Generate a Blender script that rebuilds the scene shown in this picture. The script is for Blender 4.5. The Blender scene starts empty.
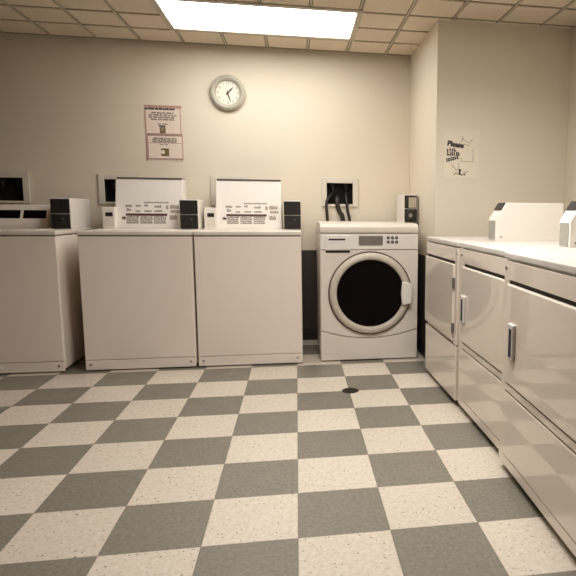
import bpy, bmesh, math, random
from mathutils import Vector, Matrix
random.seed(7)
S = bpy.context.scene
COL = S.collection
PI = math.pi

# ------------------------------------------------------------------ camera
F, YAW, PITCH, ROLL = 570.6, .1746, .1319, .0082
cyw, syw, cp, sp = math.cos(YAW), math.sin(YAW), math.cos(PITCH), math.sin(PITCH)
fwd = Vector((syw*cp, cyw*cp, -sp)); rgt = Vector((cyw, -syw, 0)); upv = rgt.cross(fwd)
r2 = math.cos(ROLL)*rgt + math.sin(ROLL)*upv
u2 = -math.sin(ROLL)*rgt + math.cos(ROLL)*upv
cam = bpy.data.objects.new('camera', bpy.data.cameras.new('camera'))
COL.objects.link(cam)
m = Matrix((r2, u2, -fwd)).transposed().to_4x4()
m.translation = Vector((.0095, -3.5972, 1.0579))
cam.matrix_world = m
cam.data.sensor_width = 36
cam.data.lens = F*36/576
cam.data.shift_x = (288-397.2)/576
cam.data.clip_start = .05
S.camera = cam

# ------------------------------------------------------------------ world, lights, exposure
w = bpy.data.worlds.new('world'); S.world = w; w.use_nodes = True
w.node_tree.nodes['Background'].inputs[0].default_value = (.9, .6, .4, 1)
w.node_tree.nodes['Background'].inputs[1].default_value = .004
S.view_settings.view_transform = 'Standard'
S.view_settings.look = 'None'
S.view_settings.exposure = 0
S.view_settings.gamma = 1
S.view_settings.use_curve_mapping = False


def area(name, loc, sx, sy, power, color, spread=PI):
    l = bpy.data.lights.new(name, 'AREA'); l.shape = 'RECTANGLE'
    l.size, l.size_y, l.energy, l.color, l.spread = sx, sy, power, color, spread
    o = bpy.data.objects.new(name, l); COL.objects.link(o); o.location = loc
    return o


CEIL = 2.31
FX, FY = -.195, .435          # centre of the fixture in view
FX2, FY2 = .42, -1.36        # second fixture, unseen, added to light the dryers and foreground
LIGHT = (1, .97, .935)
area('added_light', (FX2, FY2, CEIL-.03), 1.14, .52, 32, LIGHT, math.radians(155))


# ------------------------------------------------------------------ materials
def mat(name, color, rough=.5, metal=0, spec=.5, coat=0, noise=None, bump=None, emit=None):
    """noise = (scale, amount, color2); bump = (scale, strength)"""
    M = bpy.data.materials.new(name); M.use_nodes = True
    nt = M.node_tree; b = nt.nodes['Principled BSDF']
    b.inputs['Base Color'].default_value = (*color, 1)
    b.inputs['Roughness'].default_value = rough
    b.inputs['Metallic'].default_value = metal
    b.inputs['Specular IOR Level'].default_value = spec
    b.inputs['Coat Weight'].default_value = coat
    b.inputs['Coat Roughness'].default_value = .02
    b.inputs['Coat IOR'].default_value = 1.7
    if emit:
        b.inputs['Emission Color'].default_value = (*color, 1)
        b.inputs['Emission Strength'].default_value = emit
    tc = nt.nodes.new('ShaderNodeTexCoord')
    if noise:
        n = nt.nodes.new('ShaderNodeTexNoise'); n.inputs['Scale'].default_value = noise[0]
        n.inputs['Detail'].default_value = 6
        nt.links.new(tc.outputs['Object'], n.inputs['Vector'])
        r = nt.nodes.new('ShaderNodeValToRGB')
        r.color_ramp.elements[0].position = .5-noise[1]/2; r.color_ramp.elements[0].color = (*noise[2], 1)
        r.color_ramp.elements[1].position = .5+noise[1]/2; r.color_ramp.elements[1].color = (*color, 1)
        nt.links.new(n.outputs['Fac'], r.inputs[0]); nt.links.new(r.outputs[0], b.inputs['Base Color'])
    if bump:
        n = nt.nodes.new('ShaderNodeTexNoise'); n.inputs['Scale'].default_value = bump[0]
        nt.links.new(tc.outputs['Object'], n.inputs['Vector'])
        bp = nt.nodes.new('ShaderNodeBump'); bp.inputs['Strength'].default_value = bump[1]
        bp.inputs['Distance'].default_value = .002
        nt.links.new(n.outputs['Fac'], bp.inputs['Height']); nt.links.new(bp.outputs[0], b.inputs['Normal'])
    return M


WALL = mat('wall_paint', (.77, .69, .56), .75, noise=(1.3, .5, (.74, .66, .53)), bump=(160, .15), spec=.25)
BOUNCECUT = mat('bounce_cut_brown', (.10, .07, .05), .75, noise=(1.3, .5, (.09, .062, .045)), bump=(160, .15), spec=.25)  # dark brown made up for unseen walls to cut bounced light
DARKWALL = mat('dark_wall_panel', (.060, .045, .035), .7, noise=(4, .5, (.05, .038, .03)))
BASE = mat('rubber_baseboard', (.030, .024, .020), .5, noise=(6, .5, (.022, .018, .015)))
CTILE = mat('ceiling_tile', (.76, .65, .52), .9, noise=(90, .35, (.66, .56, .44)), bump=(120, .4), spec=.1)
CSHADE = mat('ceiling_joint_shade', (.22, .165, .115), .7, noise=(8, .4, (.17, .13, .09)))  # brown put in for the shadows along the tile edges
ENAMEL = mat('washer_enamel', (.86, .76, .665), .42, noise=(2.2, .6, (.83, .73, .635)), bump=(350, .08))
WTOP = mat('washer_top_enamel', (.74, .67, .58), .35, noise=(5, .5, (.70, .63, .54)))
DRYER = mat('dryer_enamel', (.76, .665, .56), .35, coat=1, noise=(2.0, .5, (.73, .635, .53)))
DTOP = mat('dryer_top_enamel', (.60, .565, .51), .45, noise=(14, .35, (.54, .50, .45)))
WHITE = mat('white_plastic', (.80, .75, .68), .45, noise=(6, .5, (.77, .72, .65)))
FLWHITE = mat('front_loader_enamel', (.76, .685, .60), .35, coat=.2, noise=(3, .5, (.74, .665, .58)))
RINGM = mat('door_ring_plastic', (.58, .52, .43), .4, noise=(6, .5, (.55, .49, .40)))
BLACK = mat('black_plastic', (.012, .010, .009), .45, noise=(30, .4, (.018, .014, .012)))
BLACKG = mat('black_glass', (.004, .003, .003), .25, noise=(12, .4, (.006, .004, .004)), spec=.06)
HOLE = mat('dark_recess', (.010, .008, .007), .8, noise=(12, .4, (.02, .015, .012)))
RUBBER = mat('black_rubber', (.015, .012, .010), .5, noise=(40, .5, (.022, .018, .014)))
SEAMRING = mat('brown_door_gasket', (.16, .10, .07), .5, noise=(20, .4, (.12, .08, .06)))
STEEL = mat('steel', (.45, .42, .37), .35, metal=.9, noise=(40, .4, (.38, .35, .31)))
GREY = mat('grey_metal_face', (.34, .33, .275), .45, noise=(12, .4, (.29, .28, .235)))
DISP = mat('grey_display', (.20, .18, .155), .35, noise=(14, .4, (.17, .15, .13)))
BUTTON = mat('grey_button', (.12, .10, .09), .5, noise=(30, .4, (.10, .085, .075)))
PAPER = mat('paper', (.80, .68, .58), .8, noise=(20, .5, (.77, .65, .55)))
PINK = mat('pink_print', (.50, .30, .25), .8, noise=(60, .5, (.43, .25, .20)))
INK = mat('ink', (.045, .032, .032), .8, noise=(80, .4, (.08, .06, .06)))
INKSOFT = mat('faded_ink', (.19, .15, .125), .8, noise=(80, .4, (.30, .25, .20)))
OLIVE = mat('olive_print', (.14, .095, .03), .8, noise=(50, .4, (.20, .14, .06)))
CREAMPAPER = mat('cream_paper', (.80, .72, .585), .8, noise=(20, .5, (.77, .69, .555)))
REDBAR = mat('dark_red_print', (.10, .035, .03), .6, noise=(50, .4, (.08, .03, .028)))
TAN = mat('tan_print', (.36, .28, .21), .7, noise=(60, .4, (.28, .21, .16)))
CLOCKRIM = mat('clock_rim_plastic', (.46, .44, .36), .4, noise=(10, .4, (.43, .41, .33)))
CLOCKFACE = mat('clock_face', (.80, .76, .65), .6, noise=(10, .4, (.78, .74, .63)))
COINFACE = mat('worn_coin_label', (.42, .36, .22), .5, noise=(30, .5, (.50, .44, .36)))
BOXFRAME = mat('outlet_box_plastic', (.72, .66, .56), .5, noise=(10, .4, (.68, .62, .52)))
IRON = mat('cast_iron_drain', (.020, .013, .010), .6, metal=.3, noise=(60, .5, (.03, .02, .012)))
DIFF = mat('lit_diffuser', (1, .97, .935), .5, emit=9.8, noise=None)
LAMPTRIM = mat('fixture_trim', (.50, .44, .34), .5, noise=(8, .4, (.46, .40, .31)))


def floor_material(T=.3048):
    M = bpy.data.materials.new('checker_vinyl_tile'); M.use_nodes = True
    nt = M.node_tree; b = nt.nodes['Principled BSDF']; L = nt.links.new
    tc = nt.nodes.new('ShaderNodeTexCoord')
    mp = nt.nodes.new('ShaderNodeMapping'); mp.inputs['Scale'].default_value = (1/T, 1/T, 1)
    mp.inputs['Location'].default_value = (0, 0, .5)
    L(tc.outputs['Object'], mp.inputs[0])
    ck = nt.nodes.new('ShaderNodeTexChecker'); ck.inputs['Scale'].default_value = 1
    ck.inputs['Color1'].default_value = (1, 1, 1, 1); ck.inputs['Color2'].default_value = (0, 0, 0, 1)
    L(mp.outputs[0], ck.inputs['Vector'])

    def noise(scale, detail=4, rough=.6):
        n = nt.nodes.new('ShaderNodeTexNoise'); n.inputs['Scale'].default_value = scale
        n.inputs['Detail'].default_value = detail; n.inputs['Roughness'].default_value = rough
        L(tc.outputs['Object'], n.inputs['Vector']); return n.outputs['Fac']

    def ramp(fac, stops):
        r = nt.nodes.new('ShaderNodeValToRGB'); e = r.color_ramp.elements
        e[0].position, e[0].color = stops[0][0], (*stops[0][1], 1)
        e[1].position, e[1].color = stops[1][0], (*stops[1][1], 1)
        L(fac, r.inputs[0]); return r.outputs[0]

    def mix(fac, a, c, mode='MIX'):
        x = nt.nodes.new('ShaderNodeMix'); x.data_type = 'RGBA'; x.blend_type = mode
        if hasattr(fac, 'links'): L(fac, x.inputs[0])
        else: x.inputs[0].default_value = fac
        for s, v in ((6, a), (7, c)):
            if hasattr(v, 'links'): L(v, x.inputs[s])
            else: x.inputs[s].default_value = (*v, 1)
        return x.outputs[2]
    light = ramp(noise(55, 6), ((.35, (.54, .47, .375)), (.62, (.63, .56, .465))))
    flecks = ramp(noise(78, 2), ((.315, (.20, .145, .10)), (.35, (1, 1, 1))))
    light = mix(1, light, flecks, 'MULTIPLY')
    dark = ramp(noise(70, 6), ((.30, (.15, .135, .105)), (.70, (.235, .215, .168))))
    base = mix(ck.outputs['Color'], dark, light)
    # tile to tile tone
    fl = nt.nodes.new('ShaderNodeVectorMath'); fl.operation = 'FLOOR'; L(mp.outputs[0], fl.inputs[0])
    wn = nt.nodes.new('ShaderNodeTexWhiteNoise'); wn.noise_dimensions = '2D'; L(fl.outputs[0], wn.inputs['Vector'])
    tone = ramp(wn.outputs['Value'], ((0, (.90, .90, .90)), (1, (1, 1, 1))))
    base = mix(1, base, tone, 'MULTIPLY')
    # seams
    sx = nt.nodes.new('ShaderNodeSeparateXYZ'); L(mp.outputs[0], sx.inputs[0])
    ds = []
    for k in (0, 1):
        f = nt.nodes.new('ShaderNodeMath'); f.operation = 'PINGPONG'; f.inputs[1].default_value = .5
        L(sx.outputs[k], f.inputs[0]); ds.append(f.outputs[0])
    mn = nt.nodes.new('ShaderNodeMath'); mn.operation = 'MINIMUM'; L(ds[0], mn.inputs[0]); L(ds[1], mn.inputs[1])
    seam = ramp(mn.outputs[0], ((.004, (.72, .70, .66)), (.012, (1, 1, 1))))
    base = mix(1, base, seam, 'MULTIPLY')
    L(base, b.inputs['Base Color'])
    rr = ramp(noise(9, 3), ((.3, (.34, .34, .34)), (.7, (.48, .48, .48))))
    L(rr, b.inputs['Roughness'])
    b.inputs['Specular IOR Level'].default_value = .4
    return M


FLOOR = floor_material()


# ------------------------------------------------------------------ mesh helpers
def finish(bm, name, material, parent=None, angle=35):
    me = bpy.data.meshes.new(name)
    bmesh.ops.recalc_face_normals(bm, faces=bm.faces)
    bm.to_mesh(me); bm.free()
    mats = material if isinstance(material, (list, tuple)) else [material]
    for q in mats: me.materials.append(q)
    for p in me.polygons: p.use_smooth = True
    me.set_sharp_from_angle(angle=math.radians(angle))
    o = bpy.data.objects.new(name, me); COL.objects.link(o)
    wn = o.modifiers.new('weighted_normal', 'WEIGHTED_NORMAL'); wn.keep_sharp = True; wn.weight = 100
    if parent: o.parent = parent
    return o


def merge(dst, src, midx=0):
    for f in src.faces: f.material_index = midx
    tmp = bpy.data.meshes.new('tmp'); src.to_mesh(tmp); src.free()
    dst.from_mesh(tmp); bpy.data.meshes.remove(tmp)


def box(bm, x0, x1, y0, y1, z0, z1, bev=0, seg=2, midx=0):
    t = bmesh.new(); bmesh.ops.create_cube(t, size=1)
    for v in t.verts:
        v.co = Vector(((x0+x1)/2+v.co.x*(x1-x0), (y0+y1)/2+v.co.y*(y1-y0), (z0+z1)/2+v.co.z*(z1-z0)))
    if bev: bmesh.ops.bevel(t, geom=list(t.edges), offset=bev, segments=seg, profile=.5, affect='EDGES', clamp_overlap=True)
    merge(bm, t, midx); return bm


def prism(bm, pts, axis, a, b, bev=0, seg=2, midx=0):
    """pts in the plane normal to axis: x->(y,z), y->(x,z), z->(x,y)"""
    t = bmesh.new()
    def P(p, d):
        return {'x': (d, p[0], p[1]), 'y': (p[0], d, p[1]), 'z': (p[0], p[1], d)}[axis]
    A = [t.verts.new(P(p, a)) for p in pts]; B = [t.verts.new(P(p, b)) for p in pts]
    t.faces.new(A); t.faces.new(B)
    n = len(pts)
    for i in range(n): t.faces.new((A[i], A[(i+1) % n], B[(i+1) % n], B[i]))
    bmesh.ops.recalc_face_normals(t, faces=t.faces)
    if bev:
        ed = [e for e in t.edges if (len(e.link_faces) == 2 and e.calc_face_angle(0) > .6)]
        bmesh.ops.bevel(t, geom=ed, offset=bev, segments=seg, profile=.5, affect='EDGES', clamp_overlap=True)
    merge(bm, t, midx); return bm


def lathe(bm, prof, origin, axis='y', n=64, midx=0):
    """prof: list of (radius, along)"""
    t = bmesh.new(); rings = []
    ox, oy, oz = origin
    for r, d in prof:
        ring = []
        if r < 1e-6:
            ring = [t.verts.new((ox, oy+d, oz) if axis == 'y' else (ox, oy, oz+d))]
        else:
            for k in range(n):
                a = 2*PI*k/n
                ring.append(t.verts.new((ox+r*math.cos(a), oy+d, oz+r*math.sin(a)) if axis == 'y'
                                        else (ox+r*math.cos(a), oy+r*math.sin(a), oz+d)))
        rings.append(ring)
    for A, B in zip(rings, rings[1:]):
        if len(A) == 1 and len(B) == 1: continue
        for k in range(n):
            j = (k+1) % n
            if len(A) == 1: t.faces.new((A[0], B[k], B[j]))
            elif len(B) == 1: t.faces.new((A[k], A[j], B[0]))
            else: t.faces.new((A[k], A[j], B[j], B[k]))
    merge(bm, t, midx); return bm


def tube(bm, pts, rad, n=12, midx=0):
    t = bmesh.new(); P = [Vector(p) for p in pts]
    # smooth the path
    Q = []
    for i in range(len(P)-1):
        p0 = P[max(i-1, 0)]; p1 = P[i]; p2 = P[i+1]; p3 = P[min(i+2, len(P)-1)]
        for s in range(6):
            u = s/6
            Q.append(.5*((2*p1)+(p2-p0)*u+(2*p0-5*p1+4*p2-p3)*u*u+(3*p1-p0-3*p2+p3)*u**3))
    Q.append(P[-1]); rings = []
    for i, q in enumerate(Q):
        d = (Q[min(i+1, len(Q)-1)]-Q[max(i-1, 0)]).normalized()
        a = d.orthogonal().normalized() if i == 0 else (last - d*last.dot(d)).normalized()
        last = a; b = d.cross(a)
        rings.append([t.verts.new(q+rad*(math.cos(2*PI*k/n)*a+math.sin(2*PI*k/n)*b)) for k in range(n)])
    for A, B in zip(rings, rings[1:]):
        for k in range(n): t.faces.new((A[k], A[(k+1) % n], B[(k+1) % n], B[k]))
    t.faces.new(rings[0]); t.faces.new(rings[-1])
    merge(bm, t, midx); return bm


def part(name, shape, material, parent, label=None, angle=35):
    o = finish(shape, name, material, parent, angle)
    if label: o['label'] = label
    return o


def thing(name, label, cat, loc=(0, 0, 0), rz=0, group=None):
    o = bpy.data.objects.new(name, None); COL.objects.link(o); o.empty_display_size = .1
    o.location = loc; o.rotation_euler = (0, 0, rz)
    o['label'] = label; o['category'] = cat
    if group: o['group'] = group
    return o


def tag(o, label, cat, group=None):
    o['label'] = label; o['category'] = cat
    if group: o['group'] = group
    return o


def struct(name, bm, material):
    o = finish(bm, name, material); o['kind'] = 'structure'; return o


def text(name, body, size, loc, material, parent, rot=(PI/2, 0, 0), extrude=.0006, bold=0):
    c = bpy.data.curves.new(name, 'FONT'); c.body = body; c.size = size; c.extrude = extrude
    c.align_x = 'CENTER'; c.align_y = 'CENTER'; c.offset = bold
    tmp = bpy.data.objects.new('tmp', c)
    me = bpy.data.meshes.new_from_object(tmp); me.name = name
    bpy.data.objects.remove(tmp); bpy.data.curves.remove(c)
    me.materials.clear(); me.materials.append(material)
    o = bpy.data.objects.new(name, me); COL.objects.link(o); o.location = loc; o.rotation_euler = rot
    o.parent = parent
    return o


NB = bmesh.new
# ------------------------------------------------------------------ the room
YB = 1.12
XL, XR, YF = -2.32, 1.87, -6.0
YJ, XJ = .20, .935
struct('floor', box(NB(), XL, XR, YF, YB, -.06, 0), FLOOR)

boxes = [(-2.24, -1.94), (-1.465, -1.165), (-.645, -.345), (.21, .51)]   # outlet boxes (outer frame)
OZ0, OZ1 = 1.10, 1.33
holes = [(a+.03, b-.03, OZ0+.02, OZ1-.03) for a, b in boxes]
bm = NB()
xs = sorted({XL, XR} | {h[0] for h in holes} | {h[1] for h in holes})
zs = [0, holes[0][2], holes[0][3], CEIL]
for i in range(len(xs)-1):
    for j in range(3):
        if j == 1 and any(abs(xs[i]-h[0]) < 1e-6 for h in holes): continue
        for y in (YB, YB+.14):
            vs = [bm.verts.new(p) for p in ((xs[i], y, zs[j]), (xs[i+1], y, zs[j]), (xs[i+1], y, zs[j+1]), (xs[i], y, zs[j+1]))]
            bm.faces.new(vs)
bmesh.ops.remove_doubles(bm, verts=bm.verts, dist=1e-5)
wb = struct('wall_back', bm, WALL)
struct('wall_jog', box(NB(), XJ, XR, YJ, YB-.001, 0, CEIL), WALL)
struct('wall_right', box(NB(), XR, XR+.12, YF, YB, 0, CEIL), WALL)
struct('wall_left', box(NB(), XL-.12, XL, YF, YB, 0, CEIL), BOUNCECUT)  # unseen wall, placed close and dark to dim the left side
struct('wall_front', box(NB(), XL, XR, YF-.12, YF, 0, CEIL), BOUNCECUT)
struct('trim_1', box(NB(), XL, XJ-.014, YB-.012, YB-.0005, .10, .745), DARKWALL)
struct('trim_gap_shade', box(NB(), XJ-.012, XJ-.0005, YJ, YB-.013, .10, .745), DARKWALL)  # wainscot continued into the gap, its dark colour also standing for shade there
struct('baseboard_back', box(NB(), XL, XJ-.014, YB-.018, YB-.0005, 0, .10, .004), BASE)
struct('baseboard_right', box(NB(), XJ-.012, XJ-.0005, YJ-.012, YB-.02, 0, .10, .004), BASE)

# ceiling: lay-in tiles hanging below a slab, coloured brown for the shadows between them
bm = NB()
box(bm, XL, XR, YF, YB, CEIL, CEIL+.05, midx=1)
G = .305; gx0 = .42; gy0 = .47
nx0 = math.floor((XL-gx0)/G); nx1 = math.ceil((XR-gx0)/G)
ny0 = math.floor((YF-gy0)/G); ny1 = math.ceil((YB-gy0)/G)
for i in range(nx0, nx1):
    for j in range(ny0, ny1):
        x0 = max(gx0+i*G, XL)+.012; x1 = min(gx0+(i+1)*G, XR)-.012
        y0 = max(gy0+j*G, YF)+.016; y1 = min(gy0+(j+1)*G, YB)-.016
        if x1-x0 < .02 or y1-y0 < .02: continue
        if any(x0 > a-.62 and x1 < a+.63 and y0 > b_-.31 and y1 < b_+.33 for a, b_ in ((FX, FY), (FX2, FY2))): continue
        box(bm, x0, x1, y0, y1, CEIL-.010, CEIL+.001, .003, 1, midx=0)
for i in range(nx0+1, nx1):
    x = gx0+i*G
    if abs(x-FX) < .6:
        box(bm, x-.006, x+.006, YF, FY2-.31, CEIL-.009, CEIL, midx=2)
        box(bm, x-.006, x+.006, FY2+.31, FY-.31, CEIL-.009, CEIL, midx=2)
        box(bm, x-.006, x+.006, FY+.31, YB, CEIL-.009, CEIL, midx=2)
    elif abs(x-FX2) < .6:
        box(bm, x-.006, x+.006, YF, FY2-.31, CEIL-.009, CEIL, midx=2)
        box(bm, x-.006, x+.006, FY2+.31, YB, CEIL-.009, CEIL, midx=2)
    else:
        box(bm, x-.006, x+.006, YF, YB, CEIL-.009, CEIL, midx=2)
struct('ceiling', bm, [CTILE, CSHADE, LAMPTRIM])

# ------------------------------------------------------------------ ceiling light
W2, D2 = .61, .285


def ceiling_light(x, y, label):
    if label:
        t = thing('ceiling_light', label, 'ceiling light', (x, y, CEIL))
    else:
        t = bpy.data.objects.new('added_fixture', None); COL.objects.link(t); t.location = (x, y, CEIL); t['kind'] = 'structure'  # unseen fixture, added for its light on the dryers
    bm = NB()
    for a in ((-W2-.026, W2+.026, -D2-.034, -D2+.010), (-W2-.026, W2+.026, D2-.010, D2+.034)):
        box(bm, *a, -.020, -.0005, .003)
    for a in ((-W2-.026, -W2+.012, -D2+.010, D2-.010), (W2-.012, W2+.026, -D2+.010, D2-.010)):
        box(bm, *a, -.020, -.0005, .003)
    part('frame', bm, LAMPTRIM, t)
    part('diffuser', box(NB(), -W2+.012, W2-.012, -D2+.010, D2-.010, -.010, -.002), DIFF, t)


ceiling_light(FX, FY, 'lit white rectangular fluorescent fixture set in the tiled ceiling')
ceiling_light(FX2, FY2, None)


# ------------------------------------------------------------------ clock
t = thing('wall_clock', 'round wall clock with pale rim and dark hands', 'clock', (-.496, YB-.001, 1.957))
R = .132
bm = lathe(NB(), [(R-.004, 0), (R, -.006), (R, -.026), (R-.008, -.036), (R-.020, -.040), (R-.034, -.034), (R-.042, -.022), (R-.044, -.014)], (0, 0, 0), n=72)
part('rim', bm, CLOCKRIM, t)
fc = part('face', lathe(NB(), [(R-.040, -.004), (R-.040, -.014), (0, -.014)], (0, 0, 0), n=72), CLOCKFACE, t)
for h in range(1, 13):
    a = h*PI/6
    text('numeral', str(h), .026, (.074*math.sin(a), -.0146, .074*math.cos(a)), INKSOFT, fc)
bm = NB()
for k in range(60):
    a = k*PI/30; c, s = math.cos(a), math.sin(a); w_ = .0016 if k % 5 == 0 else .0006
    pts = [(s*r+c*q, c*r-s*q) for r, q in ((.089, -w_), (.094, -w_), (.094, w_), (.089, w_))]
    prism(bm, pts, 'y', -.0150, -.0142)
part('minute_ticks', bm, INKSOFT, fc)


def hand(name, ang, ln, wd, y, back=.018):
    c, s = math.cos(ang), math.sin(ang)
    pts = [(s*r+c*q, c*r-s*q) for r, q in ((-back, -wd*.7), (ln*.6, -wd), (ln, -wd*.3), (ln, wd*.3), (ln*.6, wd), (-back, wd*.7))]
    return part(name, prism(NB(), pts, 'y', y, y+.0015), INK, t)


hand('hour_hand', math.radians(44), .060, .0050, -.0180)
hand('minute_hand', math.radians(163), .072, .0036, -.0205)
part('hub', lathe(NB(), [(.007, -.014), (.007, -.022), (0, -.022)], (0, 0, 0), n=24), INK, t)


# ------------------------------------------------------------------ wall notices
def words_rows(bm, x0, x1, z, h, y, rng, fill=.85, gap=.010):
    """a row of word-length dashes between x0 and x1, too small to read in the photo"""
    x = x0
    while x < x1-.01:
        l = rng.uniform(.015, .045); e = min(x+l, x1)
        # each dash is a run of tiny strokes of uneven height
        q = x
        while q < e-.002:
            s = rng.uniform(.003, .006); hh = h*rng.uniform(.65, 1)
            box(bm, q, min(q+s*fill, e), y-.0006, y, z-h/2, z-h/2+hh)
            q += s
        x = e+gap*rng.uniform(.6, 1)


rng = random.Random(3)
t = thing('notice', 'upper pink-bordered paper notice taped to the wall beside the clock', 'notice', (-.976, YB-.0005, 1.70), 0, 'paper notices on the back wall')
part('sheet', box(NB(), -.135, .135, -.0012, 0, -.265, .148), PAPER, t)
bm = NB()
for a in ((-.135, .132, .128, .148), (-.135, -.126, -.265, .128), (.120, .126, -.265, .128)):
    box(bm, a[0], a[1], -.0020, -.0011, a[2], a[3])
part('border', bm, PINK, t)
bm = NB(); words_rows(bm, -.13, .085, .122, .016, -.0021, rng, .95, .004)
part('heading', bm, INK, t)
bm = NB()
for z, a in ((.092, .075), (.076, .095), (.060, .095), (.044, .08)): words_rows(bm, -a-.01, a, z, .0135, -.0012, rng, 1, .006)
words_rows(bm, -.045, .035, .010, .010, -.0012, rng)
part('print', bm, INKSOFT, t)['kind'] = 'stuff'
bm = NB(); box(bm, -.035, .012, -.0018, -.0011, -.012, .000); box(bm, -.030, .012, -.0018, -.0011, -.060, -.014, midx=1)
box(bm, -.018, -.002, -.0022, -.0017, -.040, -.022, midx=2)
part('emblem', bm, [INK, OLIVE, TAN], t)

t = thing('notice', 'lower paper notice with a thin border, overlapping the sheet above it', 'notice', (-.971, YB-.0035, 1.546), 0, 'paper notices on the back wall')
part('sheet', box(NB(), -.128, .130, -.0012, 0, -.098, .094), PAPER, t)
bm = NB()
for a in ((-.128, .130, .074, .094), (-.128, -.121, -.098, .074), (.123, .130, -.098, .074), (-.121, .123, -.098, -.091), (-.121, .123, .020, .024)):
    box(bm, a[0], a[1], -.0020, -.0011, a[2], a[3])
part('border', bm, PINK, t)
bm = NB(); words_rows(bm, -.12, .10, .083, .010, -.0021, rng)
for z, a in ((.058, .085), (.045, .095), (.032, .09)): words_rows(bm, -a, a, z, .012, -.0012, rng, 1, .006)
words_rows(bm, -.04, .03, .012, .008, -.0012, rng)
part('print', bm, INKSOFT, t)['kind'] = 'stuff'
bm = NB(); box(bm, -.032, .026, -.0018, -.0011, -.076, -.018)
prism(bm, [(-.018+.014*math.cos(k*PI/6)*1, -.045+.016*math.sin(k*PI/6)) for k in range(12)], 'y', -.0024, -.0017, midx=1)
part('emblem', bm, [OLIVE, PAPER], t)

# hand-drawn poster on the jog wall
t = thing('poster', 'cream hand-drawn poster with heavy black lettering on the recessed right wall', 'poster', (1.116, YJ-.0005, 1.443))
part('sheet', box(NB(), -.125, .120, -.0012, 0, -.155, .165), CREAMPAPER, t)
le = text('lettering', 'Please', .046, (-.047, -.0016, .068), INK, t, rot=(PI/2, math.radians(7), 0), bold=.003)
bm = NB()
def scrawl(z, x0, x1, h, tilt):
    x = x0
    while x < x1:
        s = rng.uniform(.010, .017); zz = z+tilt*(x-x0)
        k = rng.choice((0, 1, 2))
        box(bm, x, x+.009, -.0020, -.0011, zz-h/2, zz+h/2*rng.uniform(.7, 1.3))
        if k: box(bm, x, x+s, -.0020, -.0011, zz-h/2, zz-h/2+.009)
        if k == 2: box(bm, x, x+s, -.0020, -.0011, zz+h/4-.004, zz+h/4+.005)
        x += s+.002
scrawl(.032, -.107, -.045, .024, .05); scrawl(.006, -.105, -.030, .024, .02); scrawl(-.035, -.110, -.022, .024, .28)
part('scrawled_words', bm, INK, t)
bm = NB()
for x0, x1, z0, z1 in ((-.008, .078, -.043, -.040), (.075, .078, -.043, .045), (-.01, -.007, -.043, -.015)): box(bm, x0, x1, -.0018, -.0011, z0, z1)
for pts in ([(-.02, -.0014, .075), (.0, -.0014, .10), (-.005, -.0014, .125), (.01, -.0014, .10), (.05, -.0014, .085), (.07, -.0014, .11)],
            [(.0, -.0014, .062), (.02, -.0014, .072), (.05, -.0014, .060)],
            [(-.075, -.0014, -.06), (-.055, -.0014, -.085), (-.035, -.0014, -.10), (-.02, -.0014, -.075), (-.03, -.0014, -.05)]):
    tube(bm, pts, .0016, 6)
part('border', bm, INKSOFT, t)
bm = NB()
lathe(bm, [(0, -.0024), (.009, -.0022), (.009, -.001)], (-.014, 0, -.100), n=16)
box(bm, -.020, -.008, -.002, -.001, -.128, -.106)
tube(bm, [(-.055, -.0014, -.132), (-.04, -.0014, -.118), (-.02, -.0014, -.126), (.0, -.0014, -.132), (.02, -.0014, -.122), (.022, -.0014, -.135)], .0028, 6)
tube(bm, [(.012, -.0014, -.108), (.03, -.0014, -.114), (.05, -.0014, -.106)], .0015, 6)
part('doodle', bm, INK, t)


# ------------------------------------------------------------------ outlet boxes and hoses
where = ['dim wall outlet box at the far left above the leftmost washer',
         'wall outlet box half hidden behind the middle washer console',
         'wall outlet box mostly hidden behind the right washer console',
         'wall outlet box with black hoses above the front-loading washer']
for (a, b), lab in zip(boxes, where):
    c = (a+b)/2; hw = (b-a)/2; hh = (OZ1-OZ0)/2; zc = (OZ0+OZ1)/2
    t = thing('washer_outlet_box', lab, 'outlet box', (c, YB, zc), 0, 'washer outlet boxes on the back wall')
    bm = NB(); i0, i1, k0, k1 = -hw+.045, hw-.045, -hh+.012, hh-.042
    box(bm, -hw, i0, -.014, -.0005, -hh, hh, .004); box(bm, i1, hw, -.014, -.0005, -hh, hh, .004)
    box(bm, i0, i1, -.014, -.0005, k1, hh, .004); box(bm, i0, i1, -.014, -.0005, -hh, k0, .003)
    part('frame', bm, BOXFRAME, t)
    bm = NB(); j0, j1, l0, l1 = -hw+.032, hw-.032, -hh+.022, hh-.032
    box(bm, j0, j1, .095, .10, l0, l1); box(bm, j0, j0+.004, 0, .095, l0, l1); box(bm, j1-.004, j1, 0, .095, l0, l1)
    box(bm, j0, j1, 0, .095, l0, l0+.004); box(bm, j0, j1, 0, .095, l1-.004, l1)
    part('recess', bm, HOLE, t)
    for s, x in ((0, -.055), (1, .055)):
        bm = lathe(NB(), [(.011, -.028), (.011, .0), (.016, .004), (.016, .03), (0, .03)], (x, .05, .035), axis='z', n=20)
        box(bm, x-.022, x+.022, .035, .045, .052, .062, .002)
        part('valve', bm, BLACK, t)
b4 = boxes[3]; cx4 = (b4[0]+b4[1])/2
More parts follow.
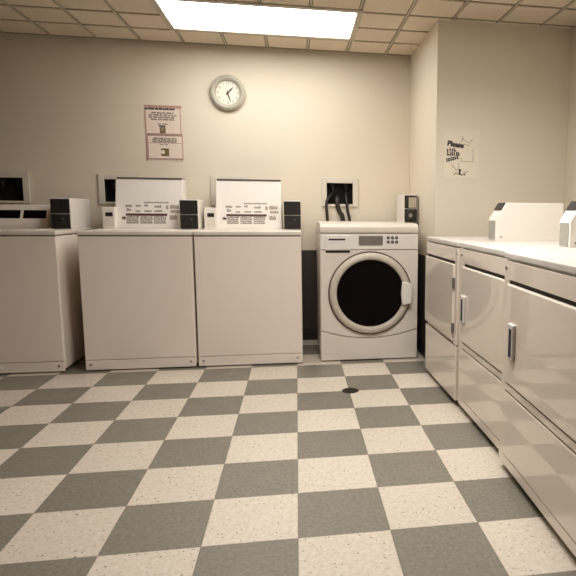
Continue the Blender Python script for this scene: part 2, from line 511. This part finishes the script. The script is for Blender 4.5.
for name, lab, pts, rad in (
    ('water_hose', 'thin black hose at the left under the outlet box with three hoses', [(cx4-.055, YB+.05, 1.215), (cx4-.085, YB-.0, 1.175), (.252, YB-.022, 1.13), (.255, YB-.022, 1.03), (.265, YB-.024, .90), (.27, YB-.024, .60)], .0115),
    ('drain_hose', 'thick black ribbed hose, middle of three under the outlet box', [(.345, YB+.055, 1.17), (.338, YB+.0, 1.17), (.338, YB-.025, 1.12), (.355, YB-.026, 1.06), (.385, YB-.026, .98), (.40, YB-.026, .60)], .018),
    ('water_hose', 'thin black hose at the right under the outlet box with three hoses', [(cx4+.055, YB+.05, 1.215), (cx4+.052, YB-.0, 1.17), (.417, YB-.022, 1.12), (.425, YB-.022, 1.05), (.44, YB-.024, .96), (.44, YB-.024, .60)], .0115)):
    o = finish(tube(NB(), pts, rad, 14), name, RUBBER)
    tag(o, lab, 'hose', 'hoses behind the front-loading washer')


# ------------------------------------------------------------------ coin meters (bolted to the machines)
def coin_meter(parent, x, y, z, style='black', wd=.128, ht=.212, dp=.33, rot=0):
    sides = Matrix.Translation((x, y, z)) @ Matrix.Rotation(rot, 4, 'Z')
    if style == 'slope':
        prof = [(.0, 0), (.0, ht*.56), (.058, ht), (dp, ht), (dp, 0)]
        h = part('coin_meter', prism(NB(), prof, 'x', 0, wd, .004), WHITE, parent)
        part('coin_slide_plate', box(NB(), .014, wd-.010, -.004, .001, .008, ht*.53, .001), GREY, h, 'grey metal front plate')
        a, b_ = (.010, ht*.62), (.056, ht*.985)
        d = Vector((b_[0]-a[0], b_[1]-a[1])).normalized(); nn = Vector((-d.y, d.x))*.006
        q0 = (.031, ht*.80)
        pts = [(q0[0]+nn.x, q0[1]+nn.y), (b_[0]+nn.x, b_[1]+nn.y), (b_[0]-nn.x*.3+.002, b_[1]-nn.y*.3), (q0[0]-nn.x*.3+.004, q0[1]-nn.y*.3)]
        part('coin_window', prism(NB(), pts, 'x', .010, wd-.010), BLACK, h, 'black window on the sloped face')
        part('lock', lathe(NB(), [(.006, 0), (.006, -.003), (0, -.003)], (0, 0, 0), n=16), STEEL, h).matrix_local = \
            Matrix.Translation((wd+.0005, .03, .022)) @ Matrix.Rotation(PI/2, 4, 'Z')
    else:
        h = part('coin_meter', box(NB(), 0, wd, 0, dp, 0, ht, .006), WHITE, parent)
        m0 = .006 if style == 'dial' else .004
        up = part('coin_window', box(NB(), m0, wd-m0, -.006, .001, ht*.51, ht-.006, .002), BLACK, h, 'black coin window')
        dn = part('coin_slide', box(NB(), m0, wd-m0, -.010, .001, .006, ht*.485, .002), BLACK, h, 'black coin slide')
        if style == 'dial':
            bm = NB(); box(bm, wd*.34, wd*.90, -.0085, -.0055, ht*.53, ht*.90, .001)
            part('coin_label', bm, COINFACE, up)
            part('coin_dial', lathe(NB(), [(.042, -.009), (.042, -.020), (.034, -.026), (.018, -.026), (.016, -.018)], (wd*.47, 0, ht*.26), n=40), BLACK, dn)
            part('dial_centre', lathe(NB(), [(.016, -.012), (.015, -.021), (0, -.023)], (wd*.47, 0, ht*.26), n=24), STEEL, dn)
        else:
            for q in (.32, .62):
                part('coin_slot', box(NB(), wd*q, wd*(q+.05), -.008, -.0055, ht*.62, ht*.88), HOLE, up)
            bm = NB(); box(bm, wd*.30, wd*.70, -.030, -.009, ht*.16, ht*.24, .003)
            part('push_handle', bm, BLACK, dn)
            part('lock', lathe(NB(), [(.008, -.009), (.008, -.013), (0, -.013)], (wd*.62, 0, ht*.34), n=20), BUTTON, dn)
    h.matrix_local = sides
    return h


# ------------------------------------------------------------------ top-loading washers
TOPZ = .925


def legend(bm, rng, x, z, w_, h, y):
    q = x
    while q < x+w_:
        s = rng.uniform(.004, .008)
        box(bm, q, q+s*.8, y-.0008, y+.0004, z, z+h*rng.uniform(.6, 1)); q += s


def washer(x0, x1, y0, label, meter_x, console=None, slide=True, meter_dp=.33, meter_y=.33, old=False):
    wd = x1-x0; dp = .70
    t = thing('top_loading_washer', label, 'washing machine', (x0, y0, 0), 0, 'coin-operated top-loading washers')
    bm = NB(); box(bm, 0, wd, .006, dp, .022, .890, .006)
    part('body', bm, ENAMEL, t)
    part('front_panel', box(NB(), .003, wd-.003, -.006, .010, .076, .889, .006), ENAMEL, t)
    k = part('kick_panel', box(NB(), .003, wd-.003, -.006, .010, .008, .073, .005), ENAMEL, t)
    for sx in (.036, wd-.036):
        part('screw', lathe(NB(), [(.008, -.006), (.008, -.0085), (.004, -.010), (0, -.010)], (sx, 0, .045), n=16), STEEL, k)
    part('top_panel', box(NB(), -.002, wd+.002, -.014, dp, .8955, TOPZ, .007, 3), WTOP, t)
    part('top_gasket', box(NB(), .006, wd-.006, .0, dp-.01, .886, .897), HOLE, t, 'dark seam under the top panel')
    lid = part('lid', box(NB(), .09, wd-.13, .03, .34, TOPZ-.001, TOPZ+.004, .002), WTOP, t)
    part('lid_grip', box(NB(), wd/2-.06, wd/2+.02, .026, .034, TOPZ, TOPZ+.003, .001), WTOP, lid)
    for fx in (.06, wd-.06):
        for fy in (.07, dp-.06):
            part('foot', lathe(NB(), [(0, 0), (.02, 0), (.022, .008), (.012, .012), (.012, .024)], (fx, fy, 0), axis='z', n=20), RUBBER, t)
    if console:
        c0, c1 = console[0]-x0, console[1]-x0
        yb0, yb1, zt = .445, .530, 1.287
        prof = [(yb0, TOPZ), (yb0+.004, TOPZ+.02), (yb1, zt-.008), (yb1+.006, zt), (.66, zt), (.68, TOPZ)]
        cs = part('console', prism(NB(), prof, 'x', c0, c1, .005), WHITE, t)
        part('console_cap', box(NB(), c0+.008, c1-.004, yb1-.004, .655, zt-.004, zt+.008, .003), BUTTON, cs, 'dark cap along the console top')
        # printed legends on the sloped face
        sl = (yb1-(yb0+.004))/(zt-.008-TOPZ-.02); ang = math.atan(sl)
        L = Matrix.Translation((c0, yb0+.004, TOPZ+.02)) @ Matrix.Rotation(-ang, 4, 'X')
        rg = random.Random(11); cw = c1-c0
        bm = NB()
        for px, pz, w_, h in ((.15, .176, .045, .016), (.17, .145, .03, .02), (.30, .178, .03, .012), (.30, .138, .03, .014), (.42, .205, .17, .010), (.43, .180, .02, .014),
                              (.43, .140, .045, .012), (.58, .172, .045, .018), (.58, .140, .05, .012)):
            legend(bm, rg, px*cw, pz-.036, w_, h*1.15, 0)
        for k in range(3):
            for r in range(4): legend(bm, rg, (.17+.20*k)*cw, .018+.0145*r, .082, .013, 0)
        lg = part('legend', bm, INKSOFT, cs, 'small printed cycle instructions'); lg.matrix_local = L; lg['kind'] = 'stuff'
        bm = NB()
        for px, pz, w_, h in ((.75, .160, .018, .034), (.81, .165, .06, .035), (.82, .135, .06, .024), (.81, .085, .045, .04)): legend(bm, rg, px*cw, pz-.036, w_, h, 0)
        lg = part('legend', bm, TAN, cs, 'faint printed wash guide'); lg.matrix_local = L; lg['kind'] = 'stuff'
        part('stripe', box(NB(), .16*cw, .77*cw, -.0012, .0004, .075, .092), REDBAR, cs, 'dark red stripe').matrix_local = L
        bm = NB(); box(bm, .105*cw, .135*cw, -.006, .0004, .052, .066, .002); prism(bm, [(.135*cw, .046), (.165*cw, .0585), (.135*cw, .071)], 'y', -.004, .0004)
        part('start_button', bm, REDBAR, cs).matrix_local = L
    if old:
        c0, c1, yb0 = .05, wd-.21, .44
        prof = [(yb0, TOPZ), (yb0-.005, TOPZ+.05), (yb0+.05, TOPZ+.165), (.66, TOPZ+.165), (.68, TOPZ)]
        cs = part('console', prism(NB(), prof, 'x', c0, c1, .006), ENAMEL, t)
        L = Matrix.Translation((0, yb0-.005, TOPZ+.05)) @ Matrix.Rotation(-math.atan(.055/.115), 4, 'X')
        part('control_window', box(NB(), c0+.015, c1-.185, -.003, .002, .022, .085, .002), BLACKG, cs, 'black control window').matrix_local = L
        part('control_window', box(NB(), c1-.165, c1-.018, -.003, .002, .022, .085, .002), BLACKG, cs, 'black control window').matrix_local = L
    if slide:
        sx0 = slide-x0
        sb = part('card_box', box(NB(), sx0, sx0+.086, .425, .62, TOPZ-.001, TOPZ+.155, .006), WHITE, t)
        part('card_slot', box(NB(), sx0+.022, sx0+.070, .421, .427, TOPZ+.088, TOPZ+.116, .002), BLACK, sb, 'black slot')
        part('card_plate', box(NB(), sx0+.016, sx0+.076, .422, .426, TOPZ+.018, TOPZ+.072, .002), WTOP, sb)
    coin_meter(t, meter_x-x0, meter_y, TOPZ-.001, dp=meter_dp)
    return t


washer(-2.20, -1.495, .36, 'shadowed top-loading washer at the far left, cut by the photo edge', -1.640, slide=None, meter_dp=.385, meter_y=.31, old=True)
washer(-1.374, -.672, .36, 'middle top-loading washer with a printed white console and black coin box', -.806, (-1.275, -.812), -1.348)
washer(-.662, .040, .36, 'brightly lit top-loading washer directly left of the front-loading washer', -.083, (-.578, -.100), -.654)


# ------------------------------------------------------------------ front-loading washer
def front_loader():
    x0, x1, y0 = .166, .864, .388
    wd = x1-x0
    t = thing('front_loading_washer', 'white front-loading washer with a round black glass door', 'washing machine', (x0, y0, 0))
    dp = .66
    part('body', box(NB(), 0, wd, .012, dp, .02, .93, .006), FLWHITE, t)
    part('top_panel', prism(NB(), [(-.004, .913), (-.008, .930), (-.004, .955), (.02, .973), (.06, .980), (dp, .984), (dp, .913)], 'x', .003, wd-.003, .004), WTOP, t)
    # control fascia
    fa = part('control_panel', box(NB(), .003, wd-.003, -.006, .014, .797, .906, .006), WHITE, t)
    dr = part('detergent_drawer', box(NB(), .034, .214, -.013, .0, .792, .898, .007, 3), WHITE, t)
    part('drawer_slot', box(NB(), .060, .176, -.0155, -.012, .862, .873, .002), HOLE, dr)
    part('drawer_grip', box(NB(), .040, .208, -.011, -.004, .776, .793, .003), HOLE, dr, 'dark finger recess under the drawer')
    part('display', box(NB(), .270, .440, -.010, -.004, .826, .893, .003), DISP, fa, 'grey display window')
    for r in range(2):
        for c in range(3):
            part('button', lathe(NB(), [(.011, -.005), (.011, -.010), (.008, -.012), (0, -.012)], (.478+.030*c, 0, .880-.030*r), n=16), BUTTON, fa)
    # front panel with the arched lower edge, kick panel below
    n = 32
    def arc(u): s = (u-wd/2)/(wd/2); return .168+.062*s*s
    up = [(.003, .793)] + [(.003+(wd-.006)*k/n, arc(.003+(wd-.006)*k/n)) for k in range(n+1)] + [(wd-.003, .793)]
    part('front_panel', prism(NB(), up, 'y', -.004, .014, .004), FLWHITE, t)
    lo = [(.003, .008)] + [(.003+(wd-.006)*k/n, arc(.003+(wd-.006)*k/n)-.007) for k in range(n+1)] + [(wd-.003, .008)]
    part('kick_panel', prism(NB(), lo, 'y', -.004, .014, .004), FLWHITE, t)
    # door
    c = (.352, 0, .488)
    d = part('door', lathe(NB(), [(.289, -.006), (.287, -.022), (.276, -.036), (.258, -.041), (.244, -.036), (.238, -.024), (.236, -.012)], c, n=96), RINGM, t)
    part('door_gasket', lathe(NB(), [(.288, -.003), (.297, -.004), (.298, -.010), (.294, -.014), (.288, -.012)], c, n=96), SEAMRING, d, 'brown ring around the door')
    part('glass', lathe(NB(), [(.243, -.018), (.234, -.022), (.20, -.020), (.12, -.016), (.0, -.014)], (c[0], 0, c[2]), n=96), BLACKG, d, 'black round glass')
    bm = prism(NB(), [(.222, .405), (.288, .415), (.292, .488), (.288, .560), (.222, .572), (.214, .488)], 'y', -.062, -.030, .008)
    for v in bm.verts: v.co.x += .352
    part('handle', bm, WHITE, d)
    for fx in (.06, wd-.06):
        for fy in (.08, dp-.06):
            part('foot', lathe(NB(), [(0, 0), (.02, 0), (.022, .008), (.012, .012), (.012, .024)], (fx, fy, 0), axis='z', n=20), RUBBER, t)
    coin_meter(t, .650, .33, .980, 'dial', .108, .212, .315)


front_loader()


# ------------------------------------------------------------------ dryers along the right
DZ = .905


def dryer(p0, p1, label, kind, handle_x, meter, dp=.72):
    ang = math.atan2(p1[1]-p0[1], p1[0]-p0[0]); wd = math.hypot(p1[0]-p0[0], p1[1]-p0[1])
    t = thing('clothes_dryer', label, 'dryer', (p0[0], p0[1], 0), ang, 'coin-operated dryers along the right wall')
    part('body', box(NB(), .002, wd-.002, .010, dp, .035, .878, .006), DRYER, t)
    part('toe_kick', box(NB(), .02, wd-.02, .05, dp-.02, .0, .04), HOLE, t, 'dark recessed toe kick')
    part('top_panel', box(NB(), -.001, wd+.001, -.006, dp, .878, DZ, .006, 3), DTOP, t)
    pw = .055
    if kind == 'framed':
        part('front_frame', box(NB(), wd-pw, wd-.003, -.004, .012, .345, .872, .004), DRYER, t)
    else:
        part('front_frame', box(NB(), .003, pw, -.003, .012, .040, .872, .004), DRYER, t)
    a = .003 if kind == 'framed' else pw+.002
    b = wd-pw-.003 if kind == 'framed' else wd-.003
    part('control_panel', box(NB(), a, b, -.004, .012, .797, .872, .004), DRYER, t)
    part('door_gap', box(NB(), a, b, .004, .011, .774, .800), HOLE, t, 'dark slot above the door')
    sz = .855
    part('screw', lathe(NB(), [(.009, -.004), (.009, -.007), (.005, -.009), (0, -.009)], ((wd-pw/2) if kind == 'framed' else pw/2, 0, sz-.012), n=16), STEEL, t)
    zb = .358 if kind == 'framed' else .388
    d = part('door', box(NB(), a, b, -.012, .008, zb, .783, .007, 3), DRYER, t)
    h0, h1 = (.506, .626)
    if handle_x:
        hd = part('handle', box(NB(), handle_x-.014, handle_x+.046, -.026, -.010, h0-.012, h1+.012, .008, 3), DTOP, d, 'pale pull handle')
        part('handle_recess', box(NB(), handle_x+.008, handle_x+.036, -.0275, -.022, h0+.002, h1-.006, .003), HOLE, hd, 'dark finger recess')
    if kind == 'framed':
        for z in (.405, .655):
            part('hinge', box(NB(), b-.006, b+.012, -.016, .0, z, z+.055, .002), BUTTON, d, 'dark hinge')
        part('lower_panel', box(NB(), .003, wd-.003, -.005, .012, .036, .338, .006), DRYER, t)
    else:
        part('kick_strip', box(NB(), a, b, -.005, .012, .351, .380, .004), DRYER, t)
        part('lower_panel', box(NB(), a, wd-.003, -.006, .012, .080, .343, .006), DRYER, t)
        part('base_panel', box(NB(), .003, wd-.003, -.004, .012, .036, .078, .004), DRYER, t)
    if meter:
        coin_meter(t, meter[0], meter[1], DZ-.001, 'slope', meter[2], .212, meter[3])
    return t


dryer((.842, .01), (.852, -.685), 'far dryer beside the front-loading washer, with a separate lower panel', 'framed', None, (.44, .252, .125, .40), dp=.74)
dryer((.862, -.700), (.866, -1.398), 'middle dryer of the row of three, with a pale upright door handle', 'plain', .09, (.365, .365, .112, .34), dp=.74)
dryer((.838, -1.410), (.822, -2.14), 'nearest dryer at the right edge, flat door with a pale handle', 'plain', .13, None, dp=.74)

# ------------------------------------------------------------------ floor drain
t = thing('floor_drain', 'small round dark drain cover in the checkered floor', 'floor drain', (.311, -.305, 0))
part('rim', lathe(NB(), [(.050, .0), (.050, .003), (.045, .004), (.041, .003), (.041, .0005)], (0, 0, 0), axis='z', n=48), IRON, t)
bm = lathe(NB(), [(.041, .0006), (.041, .002), (0, .002)], (0, 0, 0), axis='z', n=48)
for k in range(-3, 4):
    l = math.sqrt(.038**2-(k*.011)**2); box(bm, -l, l, k*.011-.003, k*.011+.003, .0018, .0032)
part('grate', bm, IRON, t)
